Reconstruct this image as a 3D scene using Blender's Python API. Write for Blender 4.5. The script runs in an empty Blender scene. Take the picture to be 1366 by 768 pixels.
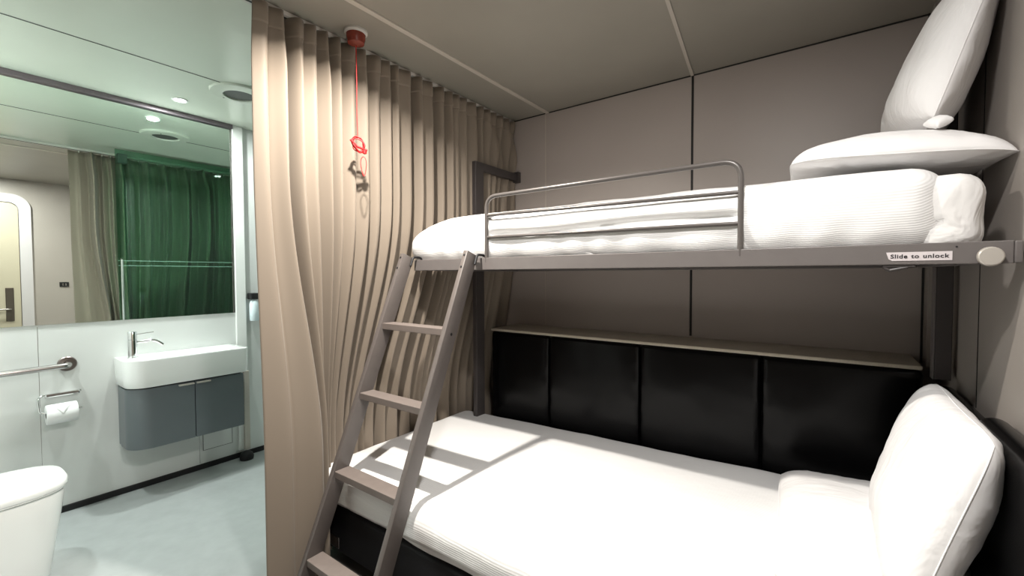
import bpy, bmesh, math, random
from mathutils import Vector, Matrix, Euler, noise
C = bpy.context.scene
COL = C.collection
PI = math.pi
random.seed(7)

# ------------------------------------------------------------------ materials
def new_mat(name):
    m = bpy.data.materials.new(name); m.use_nodes = True
    nt = m.node_tree
    return m, nt, nt.nodes['Principled BSDF']

def mat(name, col, rough=.5, metal=0., var=.0, vscale=8., bump=0., bscale=200., spec=.5, coat=0., trans=0., ior=1.45, sheen=0., stretch=None):
    m, nt, b = new_mat(name)
    b.inputs['Roughness'].default_value = rough
    b.inputs['Metallic'].default_value = metal
    b.inputs['Specular IOR Level'].default_value = spec
    b.inputs['Coat Weight'].default_value = coat
    b.inputs['Transmission Weight'].default_value = trans
    b.inputs['IOR'].default_value = ior
    b.inputs['Sheen Weight'].default_value = sheen
    tc = nt.nodes.new('ShaderNodeTexCoord')
    mp = nt.nodes.new('ShaderNodeMapping')
    nt.links.new(tc.outputs['Object'], mp.inputs['Vector'])
    if stretch: mp.inputs['Scale'].default_value = stretch
    n = nt.nodes.new('ShaderNodeTexNoise'); n.inputs['Scale'].default_value = vscale; n.inputs['Detail'].default_value = 5
    nt.links.new(mp.outputs['Vector'], n.inputs['Vector'])
    r = nt.nodes.new('ShaderNodeValToRGB')
    c0 = tuple(c * (1 - var) for c in col) + (1,); c1 = tuple(min(1, c * (1 + var)) for c in col) + (1,)
    r.color_ramp.elements[0].color = c0; r.color_ramp.elements[1].color = c1
    r.color_ramp.elements[0].position = .3; r.color_ramp.elements[1].position = .7
    nt.links.new(n.outputs['Fac'], r.inputs['Fac'])
    nt.links.new(r.outputs['Color'], b.inputs['Base Color'])
    if bump:
        n2 = nt.nodes.new('ShaderNodeTexNoise'); n2.inputs['Scale'].default_value = bscale; n2.inputs['Detail'].default_value = 3
        nt.links.new(mp.outputs['Vector'], n2.inputs['Vector'])
        bp = nt.nodes.new('ShaderNodeBump'); bp.inputs['Strength'].default_value = bump; bp.inputs['Distance'].default_value = .002
        nt.links.new(n2.outputs['Fac'], bp.inputs['Height'])
        nt.links.new(bp.outputs['Normal'], b.inputs['Normal'])
    return m

def ribbed(name, col, pitch=.0072, depth=.00022, wr=.007):
    """white cotton with woven rib stripes running along the bed"""
    m, nt, b = new_mat(name)
    b.inputs['Roughness'].default_value = .85; b.inputs['Specular IOR Level'].default_value = .2
    b.inputs['Base Color'].default_value = (*col, 1)
    b.inputs['Sheen Weight'].default_value = .1
    geo = nt.nodes.new('ShaderNodeTexCoord')
    sep = nt.nodes.new('ShaderNodeSeparateXYZ'); nt.links.new(geo.outputs['Object'], sep.inputs[0])
    sub = nt.nodes.new('ShaderNodeMath'); sub.operation = 'SUBTRACT'
    nt.links.new(sep.outputs['Y'], sub.inputs[0]); nt.links.new(sep.outputs['Z'], sub.inputs[1])
    mu = nt.nodes.new('ShaderNodeMath'); mu.operation = 'MULTIPLY'; mu.inputs[1].default_value = 2 * PI / pitch
    nt.links.new(sub.outputs[0], mu.inputs[0])
    si = nt.nodes.new('ShaderNodeMath'); si.operation = 'SINE'; nt.links.new(mu.outputs[0], si.inputs[0])
    bp = nt.nodes.new('ShaderNodeBump'); bp.inputs['Strength'].default_value = .8; bp.inputs['Distance'].default_value = depth
    nt.links.new(si.outputs[0], bp.inputs['Height'])
    n = nt.nodes.new('ShaderNodeTexNoise'); n.inputs['Scale'].default_value = 9; n.inputs['Detail'].default_value = 3
    nt.links.new(geo.outputs['Object'], n.inputs['Vector'])
    b2 = nt.nodes.new('ShaderNodeBump'); b2.inputs['Strength'].default_value = .5; b2.inputs['Distance'].default_value = wr
    nt.links.new(n.outputs['Fac'], b2.inputs['Height']); nt.links.new(b2.outputs['Normal'], bp.inputs['Normal'])
    nt.links.new(bp.outputs['Normal'], b.inputs['Normal'])
    return m

def cotton(name, col, bd=.012):
    m, nt, b = new_mat(name)
    b.inputs['Roughness'].default_value = .85; b.inputs['Specular IOR Level'].default_value = .2
    b.inputs['Base Color'].default_value = (*col, 1)
    tc = nt.nodes.new('ShaderNodeTexCoord')
    mp = nt.nodes.new('ShaderNodeMapping'); mp.inputs['Scale'].default_value = (1, 2.2, 1)
    nt.links.new(tc.outputs['Object'], mp.inputs['Vector'])
    n = nt.nodes.new('ShaderNodeTexNoise'); n.inputs['Scale'].default_value = 7; n.inputs['Detail'].default_value = 3; n.inputs['Distortion'].default_value = 1.2
    nt.links.new(mp.outputs['Vector'], n.inputs['Vector'])
    bp = nt.nodes.new('ShaderNodeBump'); bp.inputs['Strength'].default_value = .55; bp.inputs['Distance'].default_value = bd
    nt.links.new(n.outputs['Fac'], bp.inputs['Height']); nt.links.new(bp.outputs['Normal'], b.inputs['Normal'])
    return m

def emit(name, col, s):
    m, nt, b = new_mat(name)
    b.inputs['Base Color'].default_value = (.8, .8, .8, 1)
    b.inputs['Emission Color'].default_value = (*col, 1); b.inputs['Emission Strength'].default_value = s
    return m

M = {}
M['panel_taupe'] = mat('taupe_wall_panel', (.42, .375, .35), .42, var=.03, vscale=2, bump=.05, bscale=90)
M['panel_side'] = mat('beige_side_panel', (.32, .29, .265), .4, var=.03, vscale=2, bump=.04)
M['ceiling_bed'] = mat('taupe_ceiling_panel', (.285, .268, .232), .38, var=.05, vscale=2.5, bump=.06, bscale=60)
M['ceiling_trim'] = mat('ceiling_joint_strip', (.50, .46, .41), .4)
M['dark_joint'] = mat('black_joint', (.015, .014, .014), .6)
M['bath_panel'] = mat('white_wet_wall_panel', (.66, .68, .665), .22, var=.02, vscale=2)
M['bath_ceiling'] = mat('pale_bath_ceiling', (.56, .60, .53), .28, var=.03, vscale=2)
M['bath_floor'] = mat('pale_vinyl_floor', (.34, .365, .365), .38, var=.05, vscale=14, bump=.08, bscale=120)
M['bed_floor'] = mat('dark_vinyl_floor', (.10, .09, .085), .5, var=.1, vscale=10)
M['ceramic'] = mat('white_ceramic', (.82, .84, .83), .08, coat=.4)
M['white_plastic'] = mat('white_plastic', (.8, .82, .8), .3)
M['cabinet'] = mat('grey_cabinet_laminate', (.125, .145, .155), .28, var=.02)
M['cabinet_dark'] = mat('cabinet_gap', (.02, .022, .025), .6)
M['chrome'] = mat('chrome', (.75, .76, .76), .07, 1.)
M['steel'] = mat('brushed_steel', (.46, .44, .43), .24, 1., var=.06, vscale=30)
M['steel_dark'] = mat('dark_flange_steel', (.24, .21, .20), .34, 1.)
M['mirror'] = mat('mirror_silver', (.84, .92, .87), .0, 1.)
M['trim_purple'] = mat('anodised_mirror_trim', (.20, .17, .19), .35, .6)
M['grille'] = mat('vent_grille', (.08, .085, .08), .6)
M['metal'] = mat('taupe_painted_metal', (.135, .122, .118), .42, .0, var=.04, vscale=20, bump=.04, bscale=300, coat=.15)
M['metal_dark'] = mat('dark_painted_metal', (.055, .048, .047), .4, .0, var=.05)
M['tube'] = mat('grey_guard_tube', (.105, .095, .09), .32, .15)
M['ladder'] = mat('taupe_ladder_paint', (.105, .091, .085), .4, var=.05, vscale=20, bump=.04, bscale=300, coat=.15)
M['rung'] = mat('worn_taupe_tread', (.165, .138, .125), .5, var=.06, vscale=30)
M['sheet'] = ribbed('white_ribbed_cotton', (.80, .80, .80))
M['fitted'] = cotton('white_fitted_sheet', (.78, .77, .76), .03)
M['pillow'] = cotton('white_pillow_cotton', (.82, .81, .81))
M['ticking'] = mat('mattress_ticking', (.7, .68, .66), .9)
M['leather'] = mat('black_leather', (.0022, .0022, .0025), .24, var=.1, vscale=30, bump=.1, bscale=260, spec=.22)
M['base'] = mat('black_bed_base', (.010, .010, .012), .6, spec=.3)
M['shelf'] = mat('speckled_beige_shelf', (.50, .455, .37), .3, var=.08, vscale=160)
M['paper'] = mat('white_tissue', (.85, .86, .86), .9)
M['card'] = mat('roll_core', (.1, .09, .08), .9)
M['rubber'] = mat('black_rubber', (.008, .008, .009), .6)
M['red'] = mat('red_cord', (.55, .01, .012), .45)
M['red_dark'] = mat('red_lens', (.19, .035, .022), .25, var=.2, vscale=60)
M['sticker'] = mat('pale_sticker', (.62, .57, .58), .45)
M['ink'] = mat('black_ink', (.01, .01, .012), .5)
M['knob'] = mat('pale_knob', (.45, .42, .38), .35, .2)
M['door'] = mat('cream_door', (.42, .38, .29), .4)
M['door_frame'] = mat('white_door_frame', (.48, .46, .47), .35)
M['lock'] = mat('bronze_lock', (.12, .10, .085), .35, .8)
M['black_plastic'] = mat('black_switch', (.012, .012, .013), .35)
M['bottle'] = mat('pale_bottle', (.68, .78, .82), .25)
M['glow'] = emit('lamp_face', (.95, .98, 1.), 14.)
M['glow_warm'] = emit('warm_lamp_face', (1., .95, .88), 14.)
M['track'] = mat('white_curtain_track', (.55, .53, .50), .4)

def curtain_mat():
    m, nt, b = new_mat('taupe_curtain_cloth')
    b.inputs['Roughness'].default_value = .6; b.inputs['Specular IOR Level'].default_value = .25
    b.inputs['Sheen Weight'].default_value = .15
    b.inputs['Base Color'].default_value = (.225, .186, .147, 1)
    tc = nt.nodes.new('ShaderNodeTexCoord')
    n = nt.nodes.new('ShaderNodeTexNoise'); n.inputs['Scale'].default_value = 500; n.inputs['Detail'].default_value = 1
    nt.links.new(tc.outputs['Object'], n.inputs['Vector'])
    bp = nt.nodes.new('ShaderNodeBump'); bp.inputs['Strength'].default_value = .15; bp.inputs['Distance'].default_value = .001
    nt.links.new(n.outputs['Fac'], bp.inputs['Height']); nt.links.new(bp.outputs['Normal'], b.inputs['Normal'])
    return m
M['curtain'] = curtain_mat()

def glass_mat():
    m, nt, b = new_mat('green_tinted_glass')
    nt.nodes.remove(b)
    out = nt.nodes['Material Output']
    tr = nt.nodes.new('ShaderNodeBsdfTransparent'); tr.inputs['Color'].default_value = (.64, .86, .745, 1)
    gl = nt.nodes.new('ShaderNodeBsdfGlossy'); gl.inputs['Roughness'].default_value = .02
    fr = nt.nodes.new('ShaderNodeFresnel'); fr.inputs['IOR'].default_value = 1.45
    mx = nt.nodes.new('ShaderNodeMixShader')
    nt.links.new(fr.outputs[0], mx.inputs[0]); nt.links.new(tr.outputs[0], mx.inputs[1]); nt.links.new(gl.outputs[0], mx.inputs[2])
    nt.links.new(mx.outputs[0], out.inputs['Surface'])
    return m
M['glass'] = glass_mat()
M['frost'] = mat('frosted_band', (.20, .34, .27), .6)

# ------------------------------------------------------------------ geometry helpers (world coordinates)
def B(): return bmesh.new()

def add_box(bm, x0, x1, y0, y1, z0, z1, bev=0., seg=2):
    r = bmesh.ops.create_cube(bm, size=1.)
    vs = r['verts']
    for v in vs:
        v.co = Vector(((x0 + x1) / 2 + v.co.x * (x1 - x0), (y0 + y1) / 2 + v.co.y * (y1 - y0), (z0 + z1) / 2 + v.co.z * (z1 - z0)))
    if bev:
        es = list({e for v in vs for e in v.link_edges})
        bmesh.ops.bevel(bm, geom=es, offset=bev, segments=seg, profile=.5, affect='EDGES')
    return bm

def box(x0, x1, y0, y1, z0, z1, bev=0., seg=2): return add_box(B(), x0, x1, y0, y1, z0, z1, bev, seg)

def add_tube(bm, pts, r, n=14, caps=True, closed=False):
    pts = [Vector(p) for p in pts]; N = len(pts); rings = []
    up = None
    for i, p in enumerate(pts):
        if closed: t = (pts[(i + 1) % N] - pts[i - 1]).normalized()
        else: t = (pts[min(i + 1, N - 1)] - pts[max(i - 1, 0)]).normalized()
        if up is None:
            a = Vector((0, 0, 1)) if abs(t.z) < .9 else Vector((1, 0, 0))
            up = (a - t * a.dot(t)).normalized()
        else: up = (up - t * up.dot(t)).normalized()
        s = t.cross(up); rr = r[i] if isinstance(r, (list, tuple)) else r
        rings.append([bm.verts.new(p + (up * math.cos(2 * PI * k / n) + s * math.sin(2 * PI * k / n)) * rr) for k in range(n)])
    for i in range(N if closed else N - 1):
        a, b = rings[i], rings[(i + 1) % N]
        for k in range(n): bm.faces.new((a[k], a[(k + 1) % n], b[(k + 1) % n], b[k]))
    if caps and not closed:
        bm.faces.new(list(reversed(rings[0]))); bm.faces.new(rings[-1])
    return bm

def tube(pts, r, n=14, **k): return add_tube(B(), pts, r, n, **k)

def round_path(pts, rad, seg=6):
    """polyline with rounded corners"""
    pts = [Vector(p) for p in pts]; out = [pts[0]]
    for i in range(1, len(pts) - 1):
        p = pts[i]; a = (pts[i - 1] - p); b = (pts[i + 1] - p)
        r = min(rad, a.length * .49, b.length * .49)
        p0 = p + a.normalized() * r; p1 = p + b.normalized() * r
        for k in range(seg + 1):
            t = k / seg; out.append(p0 * (1 - t) ** 2 + p * 2 * t * (1 - t) + p1 * t * t)
    out.append(pts[-1]); return out

def add_lathe(bm, prof, origin, axis=(0, 0, 1), n=32):
    """prof: list of (radius, height) along axis"""
    ax = Vector(axis).normalized(); q = Vector((0, 0, 1)).rotation_difference(ax); o = Vector(origin)
    rings = []
    for r, h in prof:
        if r < 1e-6: rings.append([bm.verts.new(o + q @ Vector((0, 0, h)))])
        else: rings.append([bm.verts.new(o + q @ Vector((r * math.cos(2 * PI * k / n), r * math.sin(2 * PI * k / n), h))) for k in range(n)])
    for a, b in zip(rings, rings[1:]):
        for k in range(n):
            if len(a) == 1 and len(b) == 1: continue
            if len(a) == 1: bm.faces.new((a[0], b[k], b[(k + 1) % n]))
            elif len(b) == 1: bm.faces.new((a[k], a[(k + 1) % n], b[0]))
            else: bm.faces.new((a[k], a[(k + 1) % n], b[(k + 1) % n], b[k]))
    return bm
def lathe(*a, **k): return add_lathe(B(), *a, **k)

def add_prism(bm, poly, z0, z1, tz=None, bev=0., seg=3):
    """vertical prism from a 2D outline; tz maps (x,y,z)->Vector"""
    f = tz or (lambda x, y, z: Vector((x, y, z)))
    lo = [bm.verts.new(f(x, y, z0)) for x, y in poly]; hi = [bm.verts.new(f(x, y, z1)) for x, y in poly]
    n = len(poly)
    fs = [bm.faces.new(list(reversed(lo))), bm.faces.new(hi)]
    for i in range(n): bm.faces.new((lo[i], lo[(i + 1) % n], hi[(i + 1) % n], hi[i]))
    if bev: bmesh.ops.bevel(bm, geom=list(fs[1].edges) + list(fs[0].edges), offset=bev, segments=seg, profile=.5, affect='EDGES')
    return bm
def prism(*a, **k): return add_prism(B(), *a, **k)

def rrect(x0, x1, y0, y1, r, seg=8):
    """rounded rectangle outline, r = radii for corners (x0y0, x1y0, x1y1, x0y1)"""
    if not isinstance(r, (list, tuple)): r = (r,) * 4
    out = []
    for (cx, cy, sx, sy, a0, rr) in ((x0, y0, 1, 1, PI, r[0]), (x1, y0, -1, 1, 1.5 * PI, r[1]), (x1, y1, -1, -1, 0, r[2]), (x0, y1, 1, -1, .5 * PI, r[3])):
        if rr < 1e-5: out.append((cx, cy)); continue
        ox, oy = cx + sx * rr, cy + sy * rr
        for k in range(seg + 1):
            a = a0 + (PI / 2) * k / seg; out.append((ox + rr * math.cos(a), oy + rr * math.sin(a)))
    return out

def obj(name, bm, m, parent=None, smooth=None, origin=None, solid=None, sub=0):
    """link a bmesh (world coordinates) as one object; smooth = auto-smooth angle in degrees"""
    bmesh.ops.recalc_face_normals(bm, faces=bm.faces)
    me = bpy.data.meshes.new(name)
    if parent is not None: o3 = Vector(parent['wloc'])
    elif origin is not None: o3 = Vector(origin)
    else:
        xs = [v.co for v in bm.verts]
        o3 = Vector(((min(c.x for c in xs) + max(c.x for c in xs)) / 2, (min(c.y for c in xs) + max(c.y for c in xs)) / 2, min(c.z for c in xs)))
    bmesh.ops.translate(bm, verts=bm.verts, vec=-o3)
    if smooth is not None:
        for f in bm.faces: f.smooth = True
        lim = math.radians(smooth)
        for e in bm.edges:
            if len(e.link_faces) == 2 and e.calc_face_angle(0) > lim: e.smooth = False
    bm.to_mesh(me); bm.free()
    me.materials.append(M[m] if isinstance(m, str) else m)
    o = bpy.data.objects.new(name, me); COL.objects.link(o)
    if parent is not None:
        o.parent = parent; o['wloc'] = tuple(o3)
    else:
        o.location = o3; o['wloc'] = tuple(o3)
    if solid:
        s = o.modifiers.new('thickness', 'SOLIDIFY'); s.thickness = solid; s.offset = -1
    if sub:
        s = o.modifiers.new('sub', 'SUBSURF'); s.levels = sub; s.render_levels = sub
    return o

def thing(name, label, cat, loc, group=None):
    o = bpy.data.objects.new(name, None); COL.objects.link(o); o.location = loc; o.empty_display_size = .05
    o['wloc'] = tuple(loc); o['label'] = label; o['category'] = cat
    if group: o['group'] = group
    return o
def tag(o, label, cat, group=None):
    o['label'] = label; o['category'] = cat
    if group: o['group'] = group
    return o
def struct(name, bm, m, parent=None, smooth=None, label=None):
    o = obj(name, bm, m, parent, smooth)
    if parent is None: o['kind'] = 'structure'
    if label: o['label'] = label
    return o

# ------------------------------------------------------------------ room shell
XM, XR, YB, ZC = -3.40, .36, 2.45, 2.35      # mirror wall, right wall, back wall, ceiling
XC = -1.775                                   # curtain line
struct('floor', box(XM - .1, -1.90, -.3, YB + .1, -.1, 0), 'bath_floor', label='pale vinyl washroom floor')
fb = struct('floor_bedroom', box(-1.90, XR + .1, -1.3, YB + .1, -.1, 0), 'bed_floor', label='dark bedroom floor')
struct('ceiling', box(-1.80, XR + .1, -1.3, YB + .1, ZC, ZC + .1), 'ceiling_bed', label='taupe panelled ceiling over the bunks')
struct('ceiling_bathroom', box(XM - .1, -1.80, -.3, YB + .1, ZC, ZC + .1), 'bath_ceiling', label='pale washroom ceiling')
struct('wall_back', box(-1.98, XR + .1, YB, YB + .1, 0, ZC), 'panel_taupe', label='taupe panelled wall behind the bunks')
struct('wall_shower', box(XM - .1, -1.98, YB, YB + .1, 0, ZC), 'bath_panel')
struct('wall_right', box(XR, XR + .1, -1.3, YB, 0, ZC), 'panel_side', label='beige wall panel at the pillow end of the bunks')
struct('wall_left', box(XM - .1, XM, -.3, YB, 0, ZC), 'bath_panel', label='white wet wall panels around the basin')
struct('wall_toilet', box(XM, -1.80, -.3, -.2, 0, ZC), 'bath_panel')
struct('wall_partition', box(-1.80, -1.72, -1.3, -.2, 0, ZC), 'panel_side')
struct('wall_rear', box(-1.80, XR, -1.4, -1.3, 0, ZC), 'panel_side')
# joints and trims
struct('trim_1', box(-1.505, -1.480, -1.3, YB, ZC - .006, ZC + .001, .002), 'ceiling_trim', label='pale ceiling joint strip nearest the curtain')
bm = prism([(-.440, 1.0), (-.425, 1.0), (-.5925, YB), (-.6075, YB)], ZC - .005, ZC + .001)
struct('trim_2', bm, 'ceiling_trim', label='pale ceiling joint strip over the middle of the bunks')
struct('trim_3', box(-.603, -.592, YB - .003, YB + .001, .97, ZC), 'dark_joint', label='black joint in the middle of the back wall')
struct('trim_4', box(-1.512, -1.505, YB - .0015, YB + .001, .97, ZC), 'ceiling_trim', label='faint joint near the curtain end of the back wall')
struct('trim_5', box(.316, XR, YB - .10, YB, .93, ZC), 'panel_side', label='narrow boxed corner of the back wall')
struct('trim_6', box(.309, .316, YB - .006, YB, .93, ZC), 'dark_joint', label='black corner joint')
struct('trim_7', box(XR - .0015, XR + .001, 1.850, 1.854, .9, ZC), 'dark_joint', label='thin upright joint in the right wall')
struct('trim_8', box(-1.98, .31, YB - .004, YB, ZC - .006, ZC), 'dark_joint', label='dark line where back wall meets ceiling')
struct('trim_9', box(XM, XM + .0008, .3795, .3812, .04, 1.03), 'steel', label='panel joint beside the toilet roll')
struct('trim_10', box(XM, XM + .0008, 1.100, 1.102, .04, .32), 'steel', label='panel joint below the cabinet')
struct('trim_11', box(-2.690, -2.684, -.2, YB, ZC - .002, ZC + .001), 'grille', label='fine joint across the washroom ceiling')
struct('trim_12', box(XM, XM + .022, 1.335, 1.40, .055, ZC, .003), 'white_plastic', label='white corner strip beside the mirror')
struct('baseboard_left', box(XM, XM + .012, -.2, YB, 0, .036, .004), 'rubber')
struct('baseboard_shower', box(XM + .012, -1.98, YB - .012, YB, 0, .036, .004), 'rubber')
struct('baseboard_toilet', box(XM + .012, -1.80, -.2, -.188, 0, .036, .004), 'rubber')
struct('baseboard_right', box(XR - .012, XR, .86, .94, 0, .08), 'rubber')
struct('trim_13', box(XM, XM + .030, -.2, 1.335, ZC - .028, ZC, .002), 'trim_purple', label='mauve grey strip above the mirror')
# small access hatch under the basin
hb = B()
for (y0, y1, z0, z1) in ((1.12, 1.30, .236, .239), (1.12, 1.123, .12, .239), (1.12, 1.30, .12, .123), (1.297, 1.30, .12, .239)):
    add_box(hb, XM, XM + .002, y0, y1, z0, z1)
hatch = tag(obj('access_hatch', box(XM, XM + .0012, 1.121, 1.299, .121, .238), 'bath_panel'), 'small white access hatch low on the wall under the cabinet', 'hatch')
obj('hatch_edge', hb, 'grille', hatch)

# ------------------------------------------------------------------ entrance door (seen in the mirror)
def arch(y0, y1, z1, r, seg=10):
    pts = [(y0, 0.0)]
    for k in range(seg + 1):
        a = PI - (PI / 2) * k / seg; pts.append((y0 + r + r * math.cos(a), z1 - r + r * math.sin(a)))
    for k in range(seg + 1):
        a = PI / 2 - (PI / 2) * k / seg; pts.append((y1 - r + r * math.cos(a), z1 - r + r * math.sin(a)))
    pts.append((y1, 0.0)); return pts
ts = lambda y, z, x: Vector((x, y, z))
fo = arch(-.22, .78, 2.19, .15); fi = arch(-.13, .69, 2.10, .08)
bm = B()
vo = [[bm.verts.new((x, y, z)) for y, z in fo] for x in (XR, XR - .03)]
vi = [[bm.verts.new((x, y, z)) for y, z in fi] for x in (XR, XR - .03)]
for i in range(len(fo) - 1):
    bm.faces.new((vo[1][i], vo[1][i + 1], vi[1][i + 1], vi[1][i]))
    bm.faces.new((vo[0][i], vo[0][i + 1], vo[1][i + 1], vo[1][i]))
    bm.faces.new((vi[0][i], vi[0][i + 1], vi[1][i + 1], vi[1][i]))
d = struct('door_1', prism([(y, z) for y, z in arch(-.125, .685, 2.095, .078)], XR - .001, XR - .014, tz=ts), 'door', label='cream entrance door with rounded top corners, seen in the mirror')
obj('door_frame', bm, 'door_frame', d, smooth=30)
lk = obj('lock_plate', box(XR - .026, XR - .013, .575, .635, .82, 1.18, .004), 'lock', d)
lv = tube(round_path([(XR - .02, .605, .95), (XR - .06, .605, .95), (XR - .06, .50, .95)], .015), .009)
obj('door_handle', lv, 'steel', lk, smooth=40)
sw = tag(obj('light_switch', box(XR - .010, XR, .985, 1.062, 1.180, 1.235, .003), 'black_plastic'), 'black wall plate beside the entrance door, seen in the mirror', 'switch')
for y in (1.005, 1.030): obj('rocker', box(XR - .014, XR - .009, y, y + .014, 1.196, 1.218, .002), 'steel', sw)

# ------------------------------------------------------------------ mirror
mr = thing('wall_mirror', 'large wall mirror above the basin reflecting the curtain and door', 'mirror', (XM, .56, 1.04))
obj('mirror_glass', box(XM + .001, XM + .006, -.19, 1.322, 1.04, ZC - .029), 'mirror', mr)
obj('edge_strip', box(XM + .001, XM + .009, 1.322, 1.331, 1.04, ZC - .029, .001), 'steel', mr)

# ------------------------------------------------------------------ washroom ceiling: vent, lamps
def vent(x, y, r):
    t = thing('ceiling_vent', 'round white ceiling vent with dark grille above the curtain edge', 'vent', (x, y, ZC))
    obj('vent_rim', lathe([(r, 0), (r, -.006), (r * .97, -.012), (r * .60, -.020), (r * .56, -.018), (r * .56, 0)], (x, y, ZC), n=48), 'bath_ceiling', t, smooth=35)
    obj('grille', lathe([(0, -.004), (r * .52, -.004), (r * .52, -.010), (r * .38, -.010), (0, -.012)], (x, y, ZC), n=36), 'grille', t, smooth=35)
    obj('screw', lathe([(0, -.020), (.004, -.020), (.004, -.012)], (x - .09, y - .05, ZC), n=10), 'grille', t)
vent(-2.76, 1.135, .148)

def downlight(x, y, watt, col, label, glow, size=.06, r=.042, spot=None):
    t = thing('downlight', label, 'ceiling light', (x, y, ZC))
    obj('bezel', lathe([(r, 0), (r, -.004), (r * .86, -.007), (r * .72, -.005), (r * .72, 0)], (x, y, ZC), n=32), 'white_plastic', t, smooth=35)
    obj('lamp_face', lathe([(0, -.003), (r * .7, -.003), (r * .7, 0)], (x, y, ZC), n=28), glow, t)
    l = bpy.data.lights.new('downlight_beam', 'AREA'); l.shape = 'DISK'; l.size = size; l.energy = watt; l.color = col
    if spot: l.spread = math.radians(spot)
    o = bpy.data.objects.new('downlight_beam', l); COL.objects.link(o); o.parent = t; o.location = (0, 0, -.012)
    return t
cool = (.95, 1.0, .965); warm = (1., .97, .935); amber = (1., .935, .85)
downlight(-3.147, .963, 19, cool, 'lit downlight in the washroom ceiling between mirror and vent', 'glow')
downlight(-2.60, 1.90, 4.5, cool, 'lit downlight over the shower, seen only as a reflection', 'glow')
downlight(-3.02, .02, 17, cool, 'lit downlight above the toilet', 'glow')
downlight(-1.30, .92, 34, amber, 'bedroom downlight in front of the ladder', 'glow_warm', size=.045, spot=150)
downlight(-.20, .45, 27, warm, 'bedroom downlight near the entrance door', 'glow_warm', size=.12)

# ------------------------------------------------------------------ shower screen behind the curtain
XG = -2.10
gs = thing('shower_screen', 'green tinted glass shower screen seen in the mirror', 'shower screen', (XG, 1.7, 0))
obj('glass_pane', box(XG - .004, XG + .004, .985, 2.40, .02, 2.33), 'glass', gs)
obj('screen_post', box(XG - .012, XG + .012, 2.40, 2.43, .0, 2.2, .002), 'steel', gs)
fb2 = B()
for z in (1.425, 1.385): add_box(fb2, XG - .0058, XG - .0046, .985, 2.40, z, z + .004)
obj('frosted_band', fb2, 'frost', gs)
hd = obj('handle', tube(round_path([(XG - .004, 1.00, 1.44), (XG - .045, 1.00, 1.44), (XG - .045, 1.00, .92), (XG - .004, 1.00, .92)], .03), .008), 'chrome', gs, smooth=40)

# ------------------------------------------------------------------ curtain and track
bm = box(XC - .030, XC + .016, -.2, YB, ZC - .016, ZC, .002)
tr = tag(obj('curtain_track', bm, 'track'), 'white ceiling track the long taupe curtain hangs from', 'curtain track')
obj('track_slot', box(XC - .012, XC - .002, -.2, YB, ZC - .0175, ZC - .0155), 'dark_joint', tr)
sb = tag(obj('curtain_sensor', box(-1.87, -1.812, 1.05, 1.115, ZC - .080, ZC, .006), 'trim_purple'), 'small pale box on the washroom ceiling beside the curtain track', 'sensor')

VAL = [.767, .827, .895, .968, 1.024, 1.079, 1.137, 1.209, 1.265, 1.346, 1.40, 1.45, 1.542, 1.61, 1.69, 1.777, 1.835, 1.89, 1.958, 2.05, 2.11, 2.177, 2.240, 2.31, 2.38, 2.446]
DEP = [.25, .35, 1.5, .45, .7, 1.6, .9, .5, 1.1, .4, .9, .4, 1.7, .5, 2.0, 1.1, .5, .5, .8, 1.7, .9, .7, 1.2, .7, 1., 1.]
YTOP = [.70, .767, .827, .895, .968, 1.024, 1.079, 1.137, 1.209, 1.265, 1.346, 1.542, 1.72, 1.9, 2.1, 2.45]
YBOT = [.71, .780, .885, 1.015, 1.04, 1.055, 1.075, 1.11, 1.155, 1.195, 1.260, 1.41, 1.60, 1.80, 2.03, 2.45]
XBOT = [.0, .0, .020, .030, -.04, -.07, -.09, -.11, -.13, -.15, -.17, -.18, -.18, -.18, -.17, -.12]
def interp(x, A, V_):
    if x <= A[0]: return V_[0]
    for i in range(len(A) - 1):
        if x <= A[i + 1]:
            t = (x - A[i]) / (A[i + 1] - A[i]); return V_[i] * (1 - t) + V_[i + 1] * t
    return V_[-1]
def ss(a, b, x):
    t = max(0, min(1, (x - a) / (b - a))); return t * t * (3 - 2 * t)
def curtain_pt(s, z):
    """s in [0, n] folds, z height -> point"""
    i = min(int(s), len(VAL) - 2); f = s - i
    w = VAL[i + 1] - VAL[i]
    y = VAL[i] + w * f
    dd = DEP[i] * (1 - ss(0, 1, f)) + DEP[i + 1] * ss(0, 1, f)
    top = ss(2.335, 2.10, z)
    low = 1 - ss(.55, 1.75, z)
    dome = math.sin(PI * f ** 1.45) ** .6
    D = .100 * dd * (.62 + .38 * top)
    if s < 3: D *= 1 - .45 * low
    n1 = noise.noise(Vector((s * .5, z * .45, 3.1))); n2 = noise.noise(Vector((s * 1.1, z * .8, 9.7)))
    x = .040 - D * (1 - dome) * (1 + .35 * n2 * top) - .014 * (0.5 + 0.5 * math.sin(s * 2.3)) * top
    yy = y + (.016 * dome * min(dd, 1.) + .004 * n1) * top * (0 if s < .01 else 1)
    # the hem is pushed outward by the end of the lower bed, the free edge falls in front of it
    yb = interp(y, YTOP, YBOT)
    yy += (yb - y) * low
    x += interp(y, YTOP, XBOT) * (1 - ss(.50, 1.6, z))
    if y > 2.05:                                   # bunched end behind the bunk post
        q = ss(2.05, 2.2, y)
        x += q * (.016 * math.sin(z * 17 + s * 2.2) * ss(1.9, 2.1, z) * ss(2.34, 2.2, z))
        yy -= .05 * q * (1 - ss(1.7, 2.1, z)) * ss(2.1, 2.3, y) * (1 - ss(2.34, 2.44, y))
    return Vector((XC + x, min(yy, YB - .003), z))
bm = B()
NS = 18; NZ = 60
cols = []
tot = (len(VAL) - 1) * NS
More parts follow.
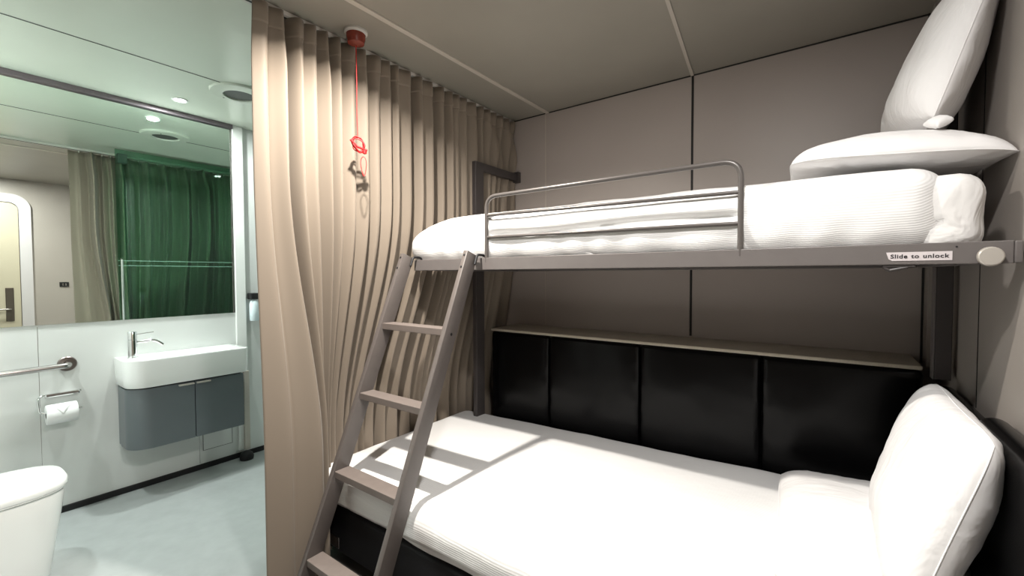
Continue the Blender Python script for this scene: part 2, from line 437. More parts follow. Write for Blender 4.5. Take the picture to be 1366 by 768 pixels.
for a in range(tot + 1):
    s = a / NS
    col = []
    for b in range(NZ + 1):
        t = b / NZ; z = 2.328 - (2.328 - .03) * t
        col.append(bm.verts.new(curtain_pt(min(s, len(VAL) - 1.0001), z)))
    cols.append(col)
for a in range(tot):
    for b in range(NZ):
        bm.faces.new((cols[a][b], cols[a + 1][b], cols[a + 1][b + 1], cols[a][b + 1]))
cu = thing('curtain', 'long pleated taupe curtain separating the bunks from the washroom', 'curtain', (XC, 1.6, 0))
obj('curtain_cloth', bm, 'curtain', cu, smooth=180, solid=.0025)
# stitched heading tape
bm = B(); cols = []
for a in range(tot + 1):
    s = a / NS; col = []
    for z in (2.332, 2.30, 2.265, 2.255):
        p = curtain_pt(min(s, len(VAL) - 1.0001), z); p.x += .0035 if z > 2.256 else .001
        col.append(bm.verts.new(p))
    cols.append(col)
for a in range(tot):
    for b in range(3): bm.faces.new((cols[a][b], cols[a + 1][b], cols[a + 1][b + 1], cols[a][b + 1]))
obj('heading_tape', bm, 'curtain', cu, smooth=60, solid=.002)
hk = B()
for i, y in enumerate(VAL[1:-1]): add_tube(hk, [(XC - .005, y, 2.318), (XC - .005, y, 2.337)], .004, 8)
o = obj('curtain_hooks', hk, 'track', cu)
o['kind'] = 'stuff'

# ------------------------------------------------------------------ ceiling pull alarm with red cord
AX, AY = -1.665, 1.15
pa = thing('pull_alarm', 'dark red ceiling pull switch on a white base beside the curtain track', 'alarm', (AX, AY, ZC))
obj('base_ring', lathe([(0, 0), (.048, 0), (.048, -.008), (.042, -.014), (0, -.014)], (AX, AY, ZC), n=32), 'track', pa, smooth=35)
bm = lathe([(0, -.013), (.040, -.013), (.039, -.035), (.034, -.052), (.016, -.060), (0, -.060)], (AX, AY, ZC), n=32)
obj('red_body', bm, 'red_dark', pa, smooth=35)
cb = tube([(AX, AY, ZC - .058), (AX + .001, AY, 2.2), (AX, AY, 2.0), (AX, AY + .002, 1.905)], .0016, 8)
pc = obj('pull_cord', cb, 'red', pa, smooth=60)
# tangled rings of cord
bm = B()
def loop(cx, cy, cz, a, b, tilt, r=.0028, wob=.1, ph=0):
    pts = []
    for k in range(28):
        t = 2 * PI * k / 28
        u = a * math.cos(t) * (1 + wob * math.sin(3 * t + ph)); v = b * math.sin(t)
        # plane roughly facing the camera: horizontal axis = (.55,.83)
        h = u * math.cos(tilt) - v * math.sin(tilt); w = u * math.sin(tilt) + v * math.cos(tilt)
        pts.append((cx + .57 * h + .003 * math.sin(2 * t + ph), cy + .82 * h, cz + w))
    add_tube(bm, pts, r, 8, closed=True)
loop(AX, AY + .004, 1.868, .021, .036, .35)
loop(AX + .004, AY + .002, 1.866, .019, .031, .6, ph=1.5)
loop(AX - .002, AY + .006, 1.870, .024, .030, .1, r=.0022, ph=2.5)
add_tube(bm, [(AX - .012, AY - .026, 1.885), (AX, AY, 1.858), (AX + .02, AY + .036, 1.846)], .005, 8)
add_lathe(bm, [(0, -.010), (.009, -.006), (.009, .006), (0, .010)], (AX + .014, AY + .026, 1.838), n=12)
loop(AX + .014, AY + .020, 1.775, .011, .042, .02, r=.0014, wob=.05)
obj('cord_rings', bm, 'red', pc, smooth=60)

# ------------------------------------------------------------------ basin, tap, cabinet
bx0, bx1, by0, by1, bz0, bz1 = XM + .001, -3.135, .680, 1.312, .662, .822
outer = rrect(bx0, bx1, by0, by1, (.01, .095, .03, .005), 10)
bm = B()
ib = rrect(-3.345, bx1 + -.022, .835, by1 - .045, (.02, .04, .03, .02), 10)
def ring(poly, z, dx=0, k=1.0):
    cx = sum(p[0] for p in poly) / len(poly); cy = sum(p[1] for p in poly) / len(poly)
    return [bm.verts.new((cx + (x - cx) * k, cy + (y - cy) * k, z)) for x, y in poly]
def bridge(a, b):
    n = len(a)
    for i in range(n): bm.faces.new((a[i], a[(i + 1) % n], b[(i + 1) % n], b[i]))
r0 = ring(outer, bz0, k=.97); r1 = ring(outer, bz0 + .006, k=.985); r1b = ring(outer, bz0 + .05, k=.992); r2 = ring(outer, bz1 - .008); r3 = ring(outer, bz1 - .002, k=.996); r4 = ring(outer, bz1, k=.985)
bridge(r0, r1); bridge(r1, r1b); bridge(r1b, r2); bridge(r2, r3); bridge(r3, r4)
bm.faces.new(list(reversed(r0)))
i0 = ring(ib, bz1); i1 = ring(ib, bz1 - .006, k=.985); i2 = ring(ib, bz1 - .06, k=.92); i3 = ring(ib, bz1 - .085, k=.80)
bridge(i1, i0); bridge(i2, i1); bridge(i3, i2); bm.faces.new(i3)
bridge(r4, i0)
for v in bm.verts:
    v.co.x = max(v.co.x, XM + .001)
bn = thing('washbasin', 'slim white ceramic washbasin with rounded corner under the mirror', 'basin', (XM, 1.0, bz0))
obj('basin_bowl', bm, 'ceramic', bn, smooth=38)
obj('drain', lathe([(0, .003), (.018, .003), (.018, 0), (0, 0)], (-3.25, 1.05, bz1 - .0855), n=20), 'chrome', bn, smooth=40)
tx, ty, tz = -3.295, .745, bz1
tp = thing('tap', 'chrome lever mixer tap on the left end of the basin', 'tap', (tx, ty, tz))
obj('tap_body', lathe([(0, 0), (.027, 0), (.027, .004), (.0225, .006), (.0225, .105), (.0205, .107), (.0225, .109), (.0225, .150), (.020, .154), (0, .154)], (tx, ty, tz), n=28), 'chrome', tp, smooth=35)
obj('spout', tube(round_path([(tx, ty, tz + .085), (tx + .012, ty + .10, tz + .092), (tx + .022, ty + .145, tz + .055)], .03, 8), [.009] * 40, 14) if False else tube(round_path([(tx, ty, tz + .088), (tx + .010, ty + .105, tz + .094), (tx + .018, ty + .140, tz + .062)], .03, 8), .0085), 'chrome', tp, smooth=50)
obj('lever', tube([(tx, ty + .018, tz + .134), (tx + .008, ty + .098, tz + .142)], .0035, 10), 'chrome', tp, smooth=50)

cz0, cz1 = .305, .652
def cab_slice(y0, y1, r, z0, z1, x1=-3.155):
    return prism(rrect(XM + .03, x1, y0, y1, r, 12), z0, z1, bev=.002, seg=1)
cab = thing('vanity_cabinet', 'grey wall-hung cabinet with rounded corner below the washbasin', 'cabinet', (XM, 1.0, cz0))
obj('cabinet_body', prism(rrect(XM + .001, -3.165, .702, 1.272, (.01, .09, .01, .01), 12), cz0 + .002, cz1 + .006), 'cabinet_dark', cab, smooth=35)
obj('side_panel', box(XM + .001, -3.345, .696, .7015, cz0, cz1, .001), 'cabinet', cab)
# curved left door: thin shell following the rounded corner
def shell_door(y0, y1, r, thick=.012, xb=-3.343):
    pts = []
    xf = -3.152
    if r > .01:
        pts.append((xb, y0))
        for k in range(13):
            a = PI + (PI / 2) * 0
            t = (PI / 2) * k / 12
            pts.append((xf - r + r * math.sin(t), y0 + r - r * math.cos(t)))
        pts.append((xf, y1))
        inner = [(xb, y0 + thick)]
        for k in range(13):
            t = (PI / 2) * k / 12; q = r - thick
            inner.append((xf - r + q * math.sin(t), y0 + r - q * math.cos(t)))
        inner.append((xf - thick, y1))
        return pts + list(reversed(inner))
    return [(xf, y0), (xf, y1), (xf - thick, y1), (xf - thick, y0)]
dl = obj('door', prism(shell_door(.692, 1.002, .105), cz0, cz1), 'cabinet', cab, smooth=30)
dr = obj('door', prism(shell_door(1.007, 1.278, 0), cz0, cz1), 'cabinet', cab, smooth=30)
obj('right_panel', box(XM + .001, -3.165, 1.273, 1.278, cz0, cz1), 'cabinet', cab)
obj('handle', box(-3.154, -3.134, .920, .998, cz1 - .014, cz1 - .005, .001), 'knob', dl)
obj('handle', box(-3.154, -3.134, 1.011, 1.085, cz1 - .014, cz1 - .005, .001), 'knob', dr)
# dark upright strip and rubber foot in the corner
struct('trim_14', box(XM + .022, XM + .045, 1.365, 1.40, .055, .62, .002), 'ceiling_trim', label='grey upright strip in the corner under the basin')
ft = tag(obj('door_stop', lathe([(0, 0), (.042, 0), (.045, .02), (.036, .045), (.018, .058), (0, .06)], (XM + .075, 1.36, 0), n=20), 'rubber', smooth=40), 'black rubber stop on the washroom floor in the corner below the basin', 'door stop')

# soap dispenser + bottle in the gap by the curtain
dsp = thing('soap_dispenser', 'wall soap dispenser in the gap between corner strip and curtain', 'dispenser', (XM, 1.45, .98))
obj('dispenser_bracket', box(XM + .001, XM + .06, 1.415, 1.475, 1.13, 1.175, .006), 'rubber', dsp)
obj('bottle', lathe([(0, 0), (.026, 0), (.030, .006), (.030, .12), (.022, .145), (.012, .15), (.012, .16), (0, .16)], (XM + .034, 1.447, .975), n=24), 'bottle', dsp, smooth=40)

# ------------------------------------------------------------------ grab bar
gb = thing('grab_bar', 'brushed steel grab bar on the washroom wall above the toilet roll', 'grab bar', (XM, .2, .81))
obj('bar', tube(round_path([(XM + .008, .487, .818), (XM + .065, .487, .816), (XM + .065, -.12, .806), (XM + .008, -.12, .806)], .045, 8), .0155, 18), 'steel', gb, smooth=50)
obj('flange', lathe([(0, 0), (.040, 0), (.040, .006), (.036, .010), (.017, .011), (.017, 0)], (XM + .001, .487, .818), (1, 0, 0), 32), 'steel_dark', gb, smooth=35)
obj('flange', lathe([(0, 0), (.040, 0), (.040, .006), (.036, .010), (.017, .011), (.017, 0)], (XM + .001, -.12, .806), (1, 0, 0), 32), 'steel_dark', gb, smooth=35)

# ------------------------------------------------------------------ toilet roll and holder
hx = XM + .07; hy0, hy1 = .392, .520
rh = thing('toilet_roll_holder', 'chrome wire toilet roll holder below the grab bar', 'toilet roll holder', (XM, .46, .57))
bm = tube(round_path([(hx, hy1 + .012, .578), (hx, hy0 - .022, .578), (XM + .03, hy0 - .024, .652), (XM + .014, hy0 - .010, .660), (XM + .014, hy1 + .018, .664)], .018, 6), .0055, 10)
obj('wire_frame', bm, 'chrome', rh, smooth=60)
obj('back_bar', box(XM + .001, XM + .026, hy0 + .004, hy1 + .012, .648, .668, .006), 'chrome', rh)
rr = .052
rl = thing('toilet_roll', 'white toilet paper roll with folded point on the wire holder', 'toilet roll', (hx, .46, .578 - rr))
rc = Vector((hx, 0, .566))
def ringy(bm, r, y): return [bm.verts.new((rc.x + r * math.cos(2 * PI * k / 40), y, rc.z + r * math.sin(2 * PI * k / 40))) for k in range(40)]
bm = B()
seq = [ringy(bm, .018, hy0), ringy(bm, rr - .002, hy0), ringy(bm, rr, hy0 + .002), ringy(bm, rr, hy1 - .012), ringy(bm, rr - .002, hy1 - .010), ringy(bm, .018, hy1 - .010)]
for a, b_ in zip(seq, seq[1:]):
    for k in range(40): bm.faces.new((a[k], a[(k + 1) % 40], b_[(k + 1) % 40], b_[k]))
obj('paper', bm, 'paper', rl, smooth=50)
bm = B(); a, b_ = ringy(bm, .0178, hy0 + .001), ringy(bm, .0178, hy1 - .011)
for k in range(40): bm.faces.new((a[k], a[(k + 1) % 40], b_[(k + 1) % 40], b_[k]))
obj('roll_core', bm, 'card', rl, smooth=50)
# folded triangular tip lying over the front
bm = B(); ym = (hy0 + hy1) / 2 - .006
rowsT = []
for k in range(9):
    ang = math.radians(92 - k * 11.0); half = (hy1 - .012 - hy0 - .002) / 2 * (1 - k / 8.0) + .0006
    r_ = rr + .0016
    rowsT.append([bm.verts.new((rc.x + r_ * math.cos(ang), ym + s_ * half, rc.z + r_ * math.sin(ang))) for s_ in (-1, 0, 1)])
for a, b_ in zip(rowsT, rowsT[1:]):
    for k in range(2): bm.faces.new((a[k], a[k + 1], b_[k + 1], b_[k]))
obj('folded_tip', bm, 'paper', rl, smooth=60, solid=.0008)

# ------------------------------------------------------------------ toilet
txc = -2.795
def dshape(y0, y1, hw, n=28, p=3.1, yc=None):
    """D outline: straight sides from the back, superellipse front"""
    yc = yc if yc is not None else y0 + (y1 - y0) * .50
    pts = [(txc - hw * .93, y0), (txc + hw * .93, y0)]
    for k in range(n + 1):
        t = PI * k / n
        c_, s_ = math.cos(t), math.sin(t)
        pts.append((txc + hw * math.copysign(abs(c_) ** (2 / p), c_), yc + (y1 - yc) * abs(s_) ** (2 / p)))
    return pts
to = thing('toilet', 'white back-to-wall toilet with closed lid at the left edge', 'toilet', (txc, .0, 0))
def loft(rings_):
    bm = B(); L_ = []
    for poly, z in rings_: L_.append([bm.verts.new((x, y, z)) for x, y in poly])
    for a, b_ in zip(L_, L_[1:]):
        n = len(a)
        for i in range(n): bm.faces.new((a[i], a[(i + 1) % n], b_[(i + 1) % n], b_[i]))
    bm.faces.new(list(reversed(L_[0]))); bm.faces.new(L_[-1]); return bm
obj('pan', loft([(dshape(-.198, .322, .150), 0), (dshape(-.198, .326, .152), .01), (dshape(-.198, .345, .166), .15), (dshape(-.198, .368, .182), .30), (dshape(-.198, .375, .185), .36), (dshape(-.198, .372, .183), .378)]), 'ceramic', to, smooth=50)
obj('seat', loft([(dshape(-.17, .378, .186), .381), (dshape(-.17, .382, .190), .386), (dshape(-.17, .380, .188), .390)]), 'white_plastic', to, smooth=50)
obj('lid', loft([(dshape(-.17, .384, .192), .391), (dshape(-.17, .386, .194), .395), (dshape(-.17, .384, .192), .414), (dshape(-.168, .376, .184), .423), (dshape(-.16, .355, .168), .425)]), 'ceramic', to, smooth=50)

# ------------------------------------------------------------------ soft bodies
def fbm(p, s, o=3):
    v = 0; a = 1
    for i in range(o):
        v += a * noise.noise(Vector((p.x * s, p.y * s, p.z * s)) + Vector((i * 7.1, 3.3, 1.7))); s *= 2; a *= .5
    return v
def soft_box(x0, x1, y0, y1, z0, z1, r, n=(60, 30, 8), disp=.004, ds=4., top=.0, fn=None, openb=False, rz=None):
    """rounded box with evenly subdivided faces; r = edge radius"""
    bm = B(); lx, ly, lz = x1 - x0, y1 - y0, z1 - z0; idx = {}
    nx, ny, nz = n
    rz = rz or r
    def V(i, j, k):
        key = (i, j, k)
        if key in idx: return idx[key]
        p = Vector((x0 + lx * i / nx, y0 + ly * j / ny, z0 + lz * k / nz))
        c = Vector((min(max(p.x, x0 + r), x1 - r), min(max(p.y, y0 + r), y1 - r), min(max(p.z, z0 + rz), z1 - rz)))
        d_ = Vector(((p.x - c.x) / r, (p.y - c.y) / r, (p.z - c.z) / rz)); L = d_.length
        if L > 1e-9:
            # map the cube corner zone onto a sphere
            m_ = max(abs(d_.x), abs(d_.y), abs(d_.z)); d_ = d_ * (m_ / L)
            p = c + Vector((d_.x * r, d_.y * r, d_.z * rz))
        cu_ = top * max(0, (1 - ((p.x - (x0 + x1) / 2) / (lx / 2)) ** 2)) * max(0, (1 - ((p.y - (y0 + y1) / 2) / (ly / 2)) ** 2)) * (p.z - z0) / lz
        p.z += cu_
        if disp:
            q = p.copy()
            dirn = Vector(((p.x - (x0 + x1) / 2) / lx, (p.y - (y0 + y1) / 2) / ly, (p.z - (z0 + z1) / 2) / lz * 1.0))
            if dirn.length > 0: dirn.normalize()
            p = p + dirn * fbm(q, ds) * disp
        if fn: p = fn(p)
        idx[key] = bm.verts.new(p); return idx[key]
    def grid(a, b_, f):
        for i in range(a):
            for j in range(b_):
                bm.faces.new((f(i, j), f(i + 1, j), f(i + 1, j + 1), f(i, j + 1)))
    grid(nx, ny, lambda i, j: V(i, j, nz))
    if not openb: grid(nx, ny, lambda i, j: V(i, j, 0))
    grid(nx, nz, lambda i, j: V(i, 0, j)); grid(nx, nz, lambda i, j: V(i, ny, j))
    grid(ny, nz, lambda i, j: V(0, i, j)); grid(ny, nz, lambda i, j: V(nx, i, j))
    return bm

# ------------------------------------------------------------------ lower bed
LX0, LX1, LY0, LY1 = -1.94, .285, 1.058, 2.138
lb = thing('lower_bed', 'black upholstered bed base under the lower mattress', 'bed', (-.8, 1.55, 0))
obj('base', box(LX0 + .06, LX1, LY0 + .03, LY1, .06, .262, .015, 3), 'base', lb, smooth=40)
for (x, y) in ((LX0 + .12, LY0 + .12), (LX1 - .1, LY0 + .12), (LX0 + .12, LY1 - .1), (LX1 - .1, LY1 - .1)):
    obj('leg', lathe([(0, 0), (.022, 0), (.026, .065), (0, .065)], (x, y, 0), n=16), 'metal_dark', lb, smooth=40)
obj('corner_bracket', box(LX0 + .10, LX0 + .19, LY0 + .025, LY0 + .036, .08, .13, .003), 'steel', lb)
obj_m = tag(obj('mattress', soft_box(LX0 + .03, LX1 - .01, LY0 + .03, LY1 - .03, .263, .405, .04, (30, 16, 6), disp=0), 'ticking', smooth=60), 'lower mattress hidden beneath its white cover on the black base', 'mattress')
def lsag(p):
    # slopes gently down to the far left corner, wavy hem
    if p.z > .33: p.z += .026 * (p.x + .8) + .010 * (p.y - 1.6)
    if p.z < .30 and p.y < LY0 + .05: p.z += .006 * math.sin(p.x * 7) + .004 * math.sin(p.x * 17)
    return p
cv = obj('bed_cover', soft_box(LX0, LX1 + .012, LY0, LY1, .266, .455, .085, (120, 60, 14), disp=.0045, ds=3.2, top=.010, fn=lsag, openb=True, rz=.08), 'sheet', smooth=180, solid=.006)
tag(cv, 'white ribbed cover spread over the lower mattress behind the ladder', 'bed cover')

# ------------------------------------------------------------------ headboard along the back wall + shelf
hbx = [-1.728, -1.305, -.770, -.232, .285]
hb_ = thing('headboard', 'long black leather headboard behind the lower bed', 'headboard', (-.72, 2.28, .3))
obj('core', box(-1.728, .285, 2.185, YB - .002, .30, .925, .004), 'base', hb_)
for i in range(4):
    x0, x1 = hbx[i] + .001, hbx[i + 1] - .001
    def puff(p, x0=x0, x1=x1):
        if p.y < 2.17:
            u = (p.x - x0) / (x1 - x0); w = (p.z - .30) / .65
            p.y -= .010 * (max(0, 1 - (2 * u - 1) ** 8)) * (1 - max(0, (w - .8) / .2) ** 2 * .4)
            p.y -= .003 * fbm(p, 5, 2)
            # puckers beside the stitched joints
            e_ = min(u, 1 - u) * (x1 - x0)
            p.y += .0015 * math.sin(p.z * 55 + i) * max(0, 1 - e_ / .04)
        return p
    obj('cushion_panel', soft_box(x0, x1, 2.150, 2.192, .30, .945, .018, (36, 6, 40), disp=0, fn=puff), 'leather', hb_, smooth=60)
sh = tag(obj('shelf_ledge', box(-1.733, .280, 2.152, YB - .001, .9465, .962, .004), 'shelf', smooth=30), 'speckled beige ledge on top of the black headboard', 'ledge')

# right hand side bolster
sbx = thing('side_bolster', 'black leather padded board with rolled top along the right wall', 'headboard', (.33, 1.4, .3))
def roll(y0, y1, zt, xi, r):
    prof = []
    n = 14
    for k in range(n + 1):
        a = PI * k / n
        prof.append((xi + r - r * math.cos(a), zt - r + r * math.sin(a)))
    prof = [(xi, .30)] + prof + [(xi + 2 * r, .30)]
    bm = B(); R_ = []
    ns = 40
    for s in range(ns + 1):
        t = s / ns; y = y0 + (y1 - y0) * t
        e_ = min(t, 1 - t) * (y1 - y0); q = math.sqrt(max(0, 1 - max(0, 1 - e_ / .02) ** 2)) if e_ < .02 else 1
        k_ = .75 + .25 * q
        cx = xi + r; cz = zt - r
        R_.append([bm.verts.new((cx + (x - cx) * k_ if x < cx else x, y, cz + (z - cz) * (k_ if z > cz else 1))) for x, z in prof])
    for a, b_ in zip(R_, R_[1:]):
        for k in range(len(prof) - 1): bm.faces.new((a[k], a[k + 1], b_[k + 1], b_[k]))
    bm.faces.new(R_[0]); bm.faces.new(list(reversed(R_[-1]))); return bm
obj('cushion', roll(1.53, 2.08, .915, .300, .0285), 'leather', sbx, smooth=50)
obj('cushion', roll(1.12, 1.525, .955, .292, .0325), 'leather', sbx, smooth=50)

# ------------------------------------------------------------------ upper bunk
RY = 1.455; RZ0, RZ1 = 1.322, 1.374
bk = thing('upper_bunk', 'taupe metal upper bunk frame with guard rail', 'bunk bed', (-.65, 1.9, RZ0))
obj('front_rail', box(-1.655, .335, RY, RY + .03, RZ0, RZ1, .002), 'metal', bk)
obj('end_cap', box(.3355, .349, RY - .002, RY + .05, RZ0 + .001, RZ1 - .001, .003), 'metal', bk)
obj('back_rail', box(-1.655, .305, 2.30, 2.33, RZ0, RZ1, .002), 'metal', bk)
obj('end_rail', box(-1.655, -1.625, RY + .031, 2.299, RZ0, RZ1, .002), 'metal', bk)
obj('end_rail', box(.275, .305, RY + .031, 2.299, RZ0, RZ1, .002), 'metal', bk)
obj('base_panel', box(-1.62, .27, RY + .032, 2.298, RZ0 + .010, RZ0 + .026), 'metal', bk)
kn = obj('latch_knob', lathe([(0, 0), (.010, 0), (.010, .006), (.0215, .008), (.0225, .012), (.0215, .020), (.019, .0225), (0, .023)], (.296, RY + .001, 1.338), (0, -1, 0), 30), 'knob', bk, smooth=35)
lp = obj('latch_pin', lathe([(0, 0), (.004, 0), (.003, .012), (0, .016)], (.345, RY + .015, 1.337), (0, -1, 0), 12), 'knob', bk, smooth=35)
bm = box(.11, .172, RY + .004, RY + .02, RZ0 - .006, RZ0 + .001, .001)
add_tube(bm, [(.112, RY + .008, RZ0 - .007), (.124, RY + .008, RZ0 - .014), (.158, RY + .008, RZ0 - .006)], .004, 8)
obj('lock_bracket', bm, 'metal_dark', bk)
obj('rivet', lathe([(0, 0), (.002, 0), (.002, .001), (0, .001)], (.243, RY, 1.363), (0, -1, 0), 10), 'ink', bk)
# sticker with lettering
stp = [(.116, 1.353), (.236, 1.353), (.236, 1.3315), (.128, 1.3315), (.121, 1.336)]
st = obj('sticker', prism([(x, z) for x, z in stp], RY - .0012, RY + .0002, tz=lambda x, z, y: Vector((x, y, z))), 'sticker', bk)
st['label'] = 'pale sticker reading Slide to unlock'
fc = bpy.data.curves.new('txt', 'FONT'); fc.body = 'Slide to unlock'; fc.size = .0165; fc.align_x = 'CENTER'; fc.align_y = 'CENTER'; fc.offset = .0003; fc.extrude = .0002; fc.space_character = 1.12; fc.space_word = 1.2
fo_ = bpy.data.objects.new('txt', fc); COL.objects.link(fo_); bpy.context.view_layer.update()
tm = bpy.data.meshes.new_from_object(fo_.evaluated_get(bpy.context.evaluated_depsgraph_get()))
bpy.data.objects.remove(fo_)
bm = B(); bm.from_mesh(tm)
for v in bm.verts: v.co = Vector((.177 + v.co.x * .92, RY - .0018 - v.co.z, 1.342 + v.co.y * .84))
obj('lettering', bm, 'ink', st)
# guard rail: outer hoop and two cross bars
gy = RY + .004
hoop = round_path([(-1.200, gy + .004, RZ1 - .02), (-1.200, gy + .004, 1.636), (-.217, gy + .004, 1.640), (-.217, gy + .004, RZ1 - .02)], .055, 8)
g = obj('guard_rail', tube(hoop, .0085, 16), 'tube', bk, smooth=50)
obj('cross_bar', tube([(-1.20, gy + .004, 1.556), (-.217, gy + .004, 1.545)], .0062, 12), 'tube', g, smooth=50)
obj('cross_bar', tube([(-1.20, gy + .004, 1.462), (-.217, gy + .004, 1.452)], .0062, 12), 'tube', g, smooth=50)
# wall posts with arms
pl = obj('wall_post', box(-1.752, -1.722, 2.000, 2.075, .965 if False else .40, 1.985, .003), 'metal_dark', bk)
obj('arm', box(-1.750, -1.724, 2.076, YB - .002, 1.935, 1.985, .003), 'metal_dark', pl)
obj('wall_plate', box(-1.765, -1.705, YB - .030, YB - .001, 1.925, 1.995, .003), 'metal_dark', pl)
obj('hinge_arm', box(-1.720, -1.656, 2.02, 2.06, RZ0 + .004, RZ1 - .006, .002), 'metal_dark', pl)
pr = obj('wall_post', box(.301, .345, 2.090, 2.135, .93, 1.985, .003), 'metal_dark', bk)
obj('post_edge', box(.297, .3008, 2.088, 2.137, .93, 1.325, .001), 'metal', pr)

# upper mattress + duvet
tag(obj('mattress', soft_box(-1.66, .300, RY + .040, 2.285, RZ0 + .027, 1.545, .05, (80, 30, 14), disp=.006, ds=9, fn=lambda p: Vector((p.x, p.y - (.018 if p.x > .2 and p.y < 1.6 else 0), p.z))), 'fitted', smooth=180), 'upper mattress in a fitted white sheet showing at the right end of the bunk', 'mattress')
def up_fn(p):
    # between the guard posts the cover hangs over a fold; bars press it in
    if p.y < RY + .12:
        inside = ss(-1.215, -1.17, p.x) * (1 - ss(-.25, -.20, p.x))
        if inside > 0:
            zc = 1.477 + .004 * math.sin(p.x * 9) + .008 * (p.x + .7)
            g1 = math.exp(-((p.z - zc) / .011) ** 2); g2 = math.exp(-((p.z - 1.553) / .012) ** 2)
            p.y += inside * (.022 * g1 + .012 * g2 + .006)
            if p.z < zc: p.y += inside * .004
        # small pulls near the tucked-in bottom edge
        q = ss(1.46, 1.38, p.z)
        p.y += q * .004 * math.sin(p.x * 40 + 2 * math.sin(p.x * 9)) + q * .010
    # left end tucked under, drawn down
    if p.x < -1.38:
        k = (-1.38 - p.x) / .34
        p.z -= .080 * max(0, k) ** 2.2 * ss(1.38, 1.57, p.z)
    # right end lower hem
    return p
dv = obj('duvet', soft_box(-1.725, .235, RY + .006, 2.292, 1.348, 1.572, .075, (150, 50, 26), disp=.0045, ds=4.5, top=.016, fn=up_fn, openb=True, rz=.065), 'sheet', smooth=180, solid=.006)
tag(dv, 'white ribbed duvet tucked over the upper bunk behind the guard rail', 'duvet')

# ------------------------------------------------------------------ ladder
ld = thing('bunk_ladder', 'taupe metal ladder leaning on the upper bunk rail at the foot of the bed', 'ladder', (-1.44, .82, 0))
sl = .413
def stile(x0, x1, ztop=1.405):
    bm = B(); dirn = Vector((0, sl, 1)).normalized(); nrm = Vector((0, 1, -sl)).normalized() # to the back
    yb = .798
    D = .068
    prof = [(x0, 0), (x1, 0), (x1, D), (x0, D)]
    lo = []; hi = []
    for x, d_ in prof:
        p = Vector((x, yb, 0)) + nrm * d_; p = p + dirn * (-p.z / dirn.z); lo.append(bm.verts.new(p))
        q = Vector((x, yb, 0)) + nrm * d_; q = q + dirn * ((ztop - (d_ * .35) - q.z) / dirn.z); hi.append(bm.verts.new(q))
    bm.faces.new(list(reversed(lo))); bm.faces.new(hi)
    for i in range(4): bm.faces.new((lo[i], lo[(i + 1) % 4], hi[(i + 1) % 4], hi[i]))
    bmesh.ops.bevel(bm, geom=list(bm.edges), offset=.003, segments=2, profile=.5, affect='EDGES')
    return bm
sxs = ((-1.665, -1.641), (-1.257, -1.233))
for (a, b_) in sxs:
    s = obj('stile', stile(a, b_), 'ladder', ld, smooth=40)
    for z in (1.385, 1.335): obj('bolt_head', lathe([(0, 0), (.0045, 0), (.0045, .002), (0, .0025)], ((a + b_) / 2, .798 + z * sl - .0005, z), (0, -1, sl), 12), 'ink', s)
    if a > -1.5: obj('bolt_head', lathe([(0, 0), (.006, 0), (.006, .001), (0, .0012)], (b_, 1.275, 1.06), (1, 0, 0), 12), 'ink', s)
    obj('rubber_foot', box(a - .002, b_ + .002, .79, .875, 0, .012, .003), 'rubber', s)
    bm = tube(round_path([(b_ + .006, 1.415, 1.345), (b_ + .006, 1.432, 1.387), (b_ + .006, 1.470, 1.387), (b_ + .006, 1.493, 1.377)], .012), .0055, 10)
    obj('hook', bm, 'ink', s, smooth=50)
for z in (1.083, .790, .490, .185):
    y = .798 + z * sl
    obj('rung', box(sxs[0][1] - .001, sxs[1][0] + .001, y + .004, y + .072, z - .028, z, .002), 'rung', ld)

# ------------------------------------------------------------------ pillows
def pillow_bm(L, W, T, seed=0, n=36, flat=1.0, droop=0., ex=.62, exb=None, sagx=0.):
    """local: x = width, y = length, z = thickness"""
    bm = B(); idx = {}
    exb = exb or ex
    random.seed(seed); off = Vector((seed * 3.7, seed * 1.3, 0))
    def pt(i, j, s):
        u = -1 + 2 * i / n; v = -1 + 2 * j / n
        # denser sampling near the edge
        uu = math.sin(u * PI / 2); vv = math.sin(v * PI / 2)
        # pulled-in sides, pointed corners
        px = W / 2 * uu * (1 - .07 * (1 - vv * vv)); py = L / 2 * vv * (1 - .05 * (1 - uu * uu))
        k_ = 1 - .085 * (uu * uu * vv * vv) ** 2; px *= k_; py *= k_
        h = (max(0, 1 - abs(uu) ** 2.6) ** (ex if s > 0 else exb)) * (max(0, 1 - abs(vv) ** 2.8) ** (ex if s > 0 else exb))
        edge = max(abs(uu), abs(vv))
        w = fbm(Vector((px, py, s * .3)) + off, 5.5, 3) * .010 * h ** .3
        # radial creases toward the corners / edges
        cr = .006 * noise.noise(Vector((math.atan2(vv, uu) * 9, seed, s))) * ss(.55, .9, edge) * ss(1.0, .93, edge)
        z = s * (T / 2 * h * (1 if s > 0 else flat) * (1 - sagx * uu)) + (w + cr) * (1 if edge < .999 else 0) * s
        p = Vector((px, py, z))
        p.z -= droop * (abs(uu) ** 3 * .5 + abs(vv) ** 3 * .5)
        return p
    def V(i, j, s):
        key = (i, j, s if (0 < i < n and 0 < j < n) else 0)
        if key not in idx: idx[key] = bm.verts.new(pt(i, j, s if key[2] else 0) if key[2] else pt(i, j, 0))
        return idx[key]
    for s in (1, -1):
        for i in range(n):
            for j in range(n):
                bm.faces.new((V(i, j, s), V(i + 1, j, s), V(i + 1, j + 1, s), V(i, j + 1, s)))
    return bm
